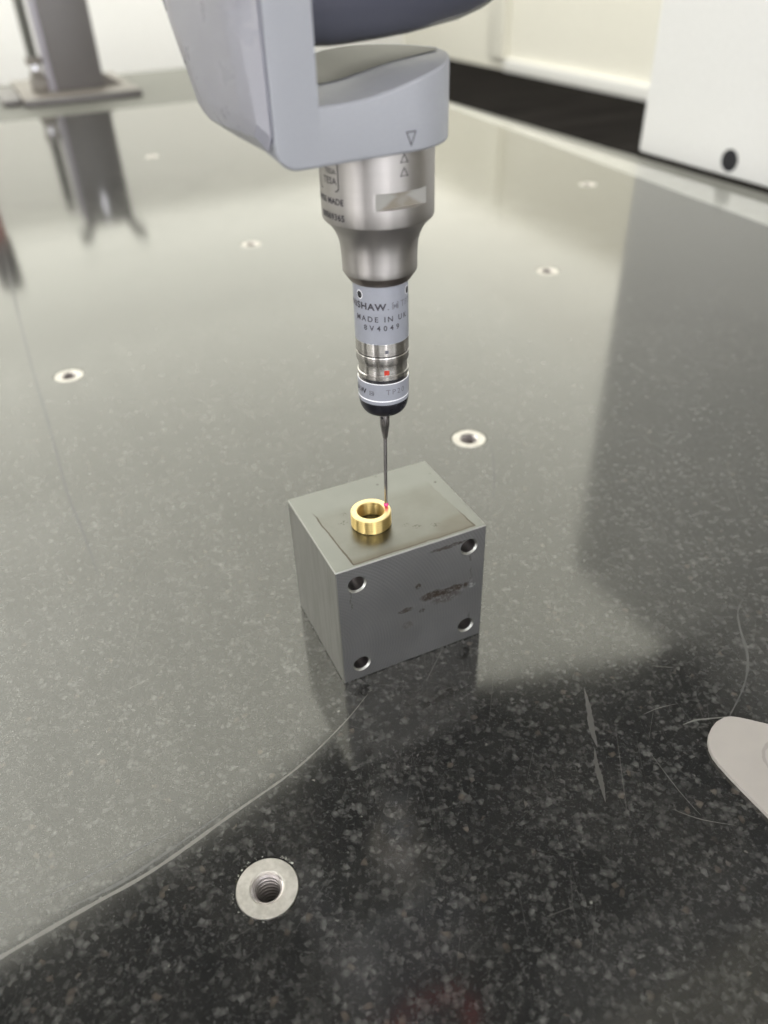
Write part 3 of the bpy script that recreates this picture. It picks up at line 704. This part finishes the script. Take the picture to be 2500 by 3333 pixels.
V, F = text_tris('RENISHAW', 2.2, 0.07, 1.12, 'RIGHT'); V = [(v[0]*1.13, v[1]) for v in V]; wrap('maker_lettering', V, F, 6.55, 9.6, 109.05, INK, body, (0, 0, 0))
V, F = text_tris('.', 2.0, 0.05); wrap('maker_lettering', V, F, 6.55, 12.5, 109.05, GREYINK, body, (0, 0, 0))
def logo(az, z, r, h, par, mat):
    V, F = outline([(0, 0), (h, 0), (h, h), (0, h)], 0.16); wrap('square_logo', V, F, r, az, z, mat, par, (0, 0, 0))
    V, F = text_tris('M', h*0.9, 0.03); wrap('square_logo', V, F, r, az+1.5, z+.18, mat, par, (0, 0, 0))
    V, F = text_tris('3', h*0.9, 0.03); wrap('square_logo', V, F, r, az+7.6, z+.18, mat, par, (0, 0, 0))
logo(23.5, 109.1, 6.55, 1.5, body, GREYINK)
V, F = text_tris('TP20', 2.2, 0.0, 1.1); wrap('type_lettering', V, F, 6.55, 43.5, 109.1, GREYINK, body, (0, 0, 0))
V, F = text_tris('MADE IN UK', 1.85, 0.03, 1.42, 'CENTER'); wrap('origin_lettering', V, F, 6.55, 0.5, 106.15, INK, body, (0, 0, 0))
V, F = text_tris('8V4049', 1.8, 0.03, 1.75, 'CENTER'); wrap('serial_lettering', V, F, 6.55, -0.5, 104.0, INK, body, (0, 0, 0))
def sq(name, az, z, r, s, mat, par):
    mk_ = [(-s/2, -s/2), (s/2, -s/2), (s/2, s/2), (-s/2, s/2)]; wrap(name, mk_, [(0, 1, 2, 3)], r, az, z, mat, par, (0, 0, 0), 0.04)
sq('alignment_mark', 9, 98.5, 6.56, 0.85, GREYINK, body)
sq('alignment_mark', 8, 92.85, 6.2, 1.25, REDM, body)
V, F = text_tris('RENISHAW', 2.0, 0.06, 1.12, 'RIGHT'); V = [(v[0]*1.13, v[1]) for v in V]; wrap('maker_lettering', V, F, 6.5, -42, 86.75, INK, mod, (0, 0, 0))
logo(-33, 86.75, 6.5, 1.05, mod, GREYINK)
V, F = text_tris('TP20', 2.0, 0.0, 1.35); wrap('type_lettering', V, F, 6.5, 4.5, 87.0, GREYINK, mod, (0, 0, 0))
# cross holes near the top of the probe body
for az in (-48.5, 68.1, -168):
    t = radians(-90+az); V = []; F = []; n = 20
    for r0, d in ((.95, .02), (.78, .05), (.70, .03), (.01, .03)):
        for k in range(n):
            a = 2*pi*k/n; x = r0*cos(a); zz = r0*sin(a)*1.15; tt = t+x/6.55; V.append(((6.55+d)*cos(tt), (6.55+d)*sin(tt), 112.3+zz))
    F = [[], []]
    for j in range(3):
        for k in range(n): F[0 if j < 2 else 1].append((j*n+k, j*n+(k+1) % n, (j+1)*n+(k+1) % n, (j+1)*n+k))
    h = mk('cross_hole', V, F[0]+F[1], [WHITELINE, BLACK], body, smooth=0)
    for p in h.data.polygons[2*n-0:]: p.material_index = 1
    for p in h.data.polygons[n:]: p.material_index = 1
# stylus
sty = lathe('stylus', [(0.1, 79.9), (1.28, 79.9), (1.30, 79.6), (1.30, 75.2), (1.24, 74.9), (0.66, 71.0), (0.56, 70.75), (0.5, 70.7)], [TIPST], head, (0, 0, 0), 48, smooth=22)
for t_, m_ in ((-2.1, BLACK),):
    tube('spanner_hole', [(1.32*cos(t_), 1.32*sin(t_), 77.5), (1.0*cos(t_), 1.0*sin(t_), 77.5)], 0.42, BLACK, sty)
tube('stem', [(0, 0, 70.8), (-.12, .03, 65), (-.27, .08, 56), (-.34, .1, 49.2)], lambda i: (.50, .50, .48, .40)[i], TIPST, sty, 24)
bm = bmesh.new(); bmesh.ops.create_uvsphere(bm, u_segments=40, v_segments=24, radius=0.72); bmesh.ops.translate(bm, vec=(-.35, .1, 48.72), verts=bm.verts)
bmobj('ruby_ball', bm, RUBY, sty, smooth=60)

# ================================================================== BRIDGE OF THE MACHINE
br = empty('measuring_machine_bridge', tw(572, 400, 0), RZ); tag(br, 'white column of the measuring machine with a round black hole near its foot', 'machine column')
o0 = Vector((572, 400, 0))
def bb(name, u0, u1, v0, v1, z0, z1, mat, bev): return box(name, u0-572, u1-572, v0-400, v1-400, z0, z1, mat, br, bev)
col = bb('column', 572, 780, 120, 619, 1.0, 520, WHITE, 2.5)
lathe('round_hole', [(0.05, 0.3), (8.4, 0.3), (8.9, 0.0)], [BLACK, BLACK], col, (0, 0, 0), 40)
rh = bpy.data.objects['round_hole']; rh.rotation_euler = (0, -pi/2, 0); rh.location = Vector((-0.25, 508.1-400, 13.9))*S
bp = [(-700, 455), (-176, 433), (-74, 452), (43, 473), (120, 493), (186, 522), (234, 552), (300, 520), (355, 500), (461, 468), (546, 446), (760, 440), (760, 215), (-700, 215)]
n_ = len(bp); bm = bmesh.new(); vs_ = [bm.verts.new((u-572, v-400, z)) for z in (521, 760) for u, v in bp]
bm.faces.new(vs_[:n_][::-1]); bm.faces.new(vs_[n_:])
for k in range(n_): bm.faces.new((vs_[k], vs_[(k+1) % n_], vs_[n_+(k+1) % n_], vs_[n_+k]))
bmobj('bridge_beam', bm, BEAM, br)
bb('left_leg', -780, -701, 215, 455, -60, 760, WHITE, 6)
bb('carriage', -60, 210, 95, 214, 500, 860, BEAM, 5)
bb('ram', 35, 119, 120, 204, 293, 900, BEAM, 3)

# ================================================================== RED CABLE (seen reflected at the bottom edge)
P0 = [(-14, 168, 300), (-12, 150, 250), (-7, 136, 212), (-1.5, 137.2, 196), (3.8, 145.5, 195), (16.1, 148.3, 195), (26, 151, 198), (33, 156, 225), (36, 166, 300)]
t = tube('red_cable', P0, 2.4, REDC, None, 12); tag(t, 'thin red cable looping in front of the probe head, mirrored in the granite', 'cable')

# ================================================================== COLUMN STAND AT THE BACK
SY = TY
st = empty('column_stand', tw(81, 1252, 0), SY); tag(st, 'dark steel column stand with a chrome rod on the table, far left', 'stand')
base = box('base', 0, 154, 0, 200, 0.5, 9.6, STANDL, st, bev=1.2)
box('front_rail', -1, 155, -4, -0.1, 0.5, 9, STAND, st, bev=.8)
box('left_wing', -26, -1.1, 20, 150, .5, 8.5, STAND, st, bev=3)
colm = box('column', 49, 114, 45, 92, 9.7, 176, STAND, st, bev=1.2)
box('slot', 74, 82, 44.0, 44.9, 130, 172, CHROME, colm, bev=.3)
box('guide_face', 40, 48.9, 50, 80, 9.8, 165, GUIDE, st, bev=.6)
tube('rod', [(29, 60, 52), (29, 60, 150)], 6.5, RODG, st)
bm = bmesh.new(); box_bm(bm, 18, 39.5, 48, 74, 9.8, 27, 1); box_bm(bm, 21, 37, 50, 70, 27.2, 36, 1); box_bm(bm, 19, 39, 48, 72, 43, 51.5, 1)
bmobj('clamp', bm, STANDL, st)
tube('clamp_screw', [(29, 60, 36), (29, 60, 43.2)], 6, CHROME, st)
mk('gusset', [(114.2, 60, 9.6), (142, 60, 9.6), (114.2, 60, 27), (114.2, 66, 9.6), (142, 66, 9.6), (114.2, 66, 27)], [(0, 1, 2), (3, 5, 4), (0, 3, 4, 1), (1, 4, 5, 2), (2, 5, 3, 0)], STANDL, st, smooth=0)
tube('fork_tine', [(57, 66, 168), (50, 66, 184), (40, 66, 196), (34, 66, 202)], lambda i: (6, 7, 10, 4)[i], STAND, st)
tube('fork_tine', [(106, 66, 168), (114, 66, 186), (126, 66, 200), (134, 66, 206)], lambda i: (6, 7, 9, 4)[i], STAND, st)

# ================================================================== UPRIGHT POST left of the frame (its reflection shows)
po = empty('upright_post', tw(-2, 1000, 0), RZ); tag(po, 'upright post with a red and dark band, mirrored at the far left edge', 'post')
tube('pole', [(0, 0, 0.5), (0, 0, 42)], 9, GUIDE, po, 24)
tube('red_band', [(0, 0, 42.1), (0, 0, 92)], 10, REDPOST, po, 24)
tube('dark_cap', [(0, 0, 92.1), (0, 0, 145)], 13, STAND, po, 24)

# ================================================================== GREY PLATE lower right
pl = [(103.6, 135.9), (99.4, 137.5), (96.6, 138.6), (94.6, 139.0), (92.6, 138.7), (90.0, 137.3), (88.0, 135.4), (86.4, 133.2), (85.4, 130.9), (85.0, 128.6), (85.1, 126.2), (85.8, 123.8), (87.1, 120.4), (88.8, 116.6), (92.5, 108.7), (101, 90), (140, 84), (160, 112)]
o = prism('metal_plate', pl, 0.12, 1.3, PLATE, None, 0.14); tag(o, 'light grey rounded plate lying on the granite at the lower right', 'plate')
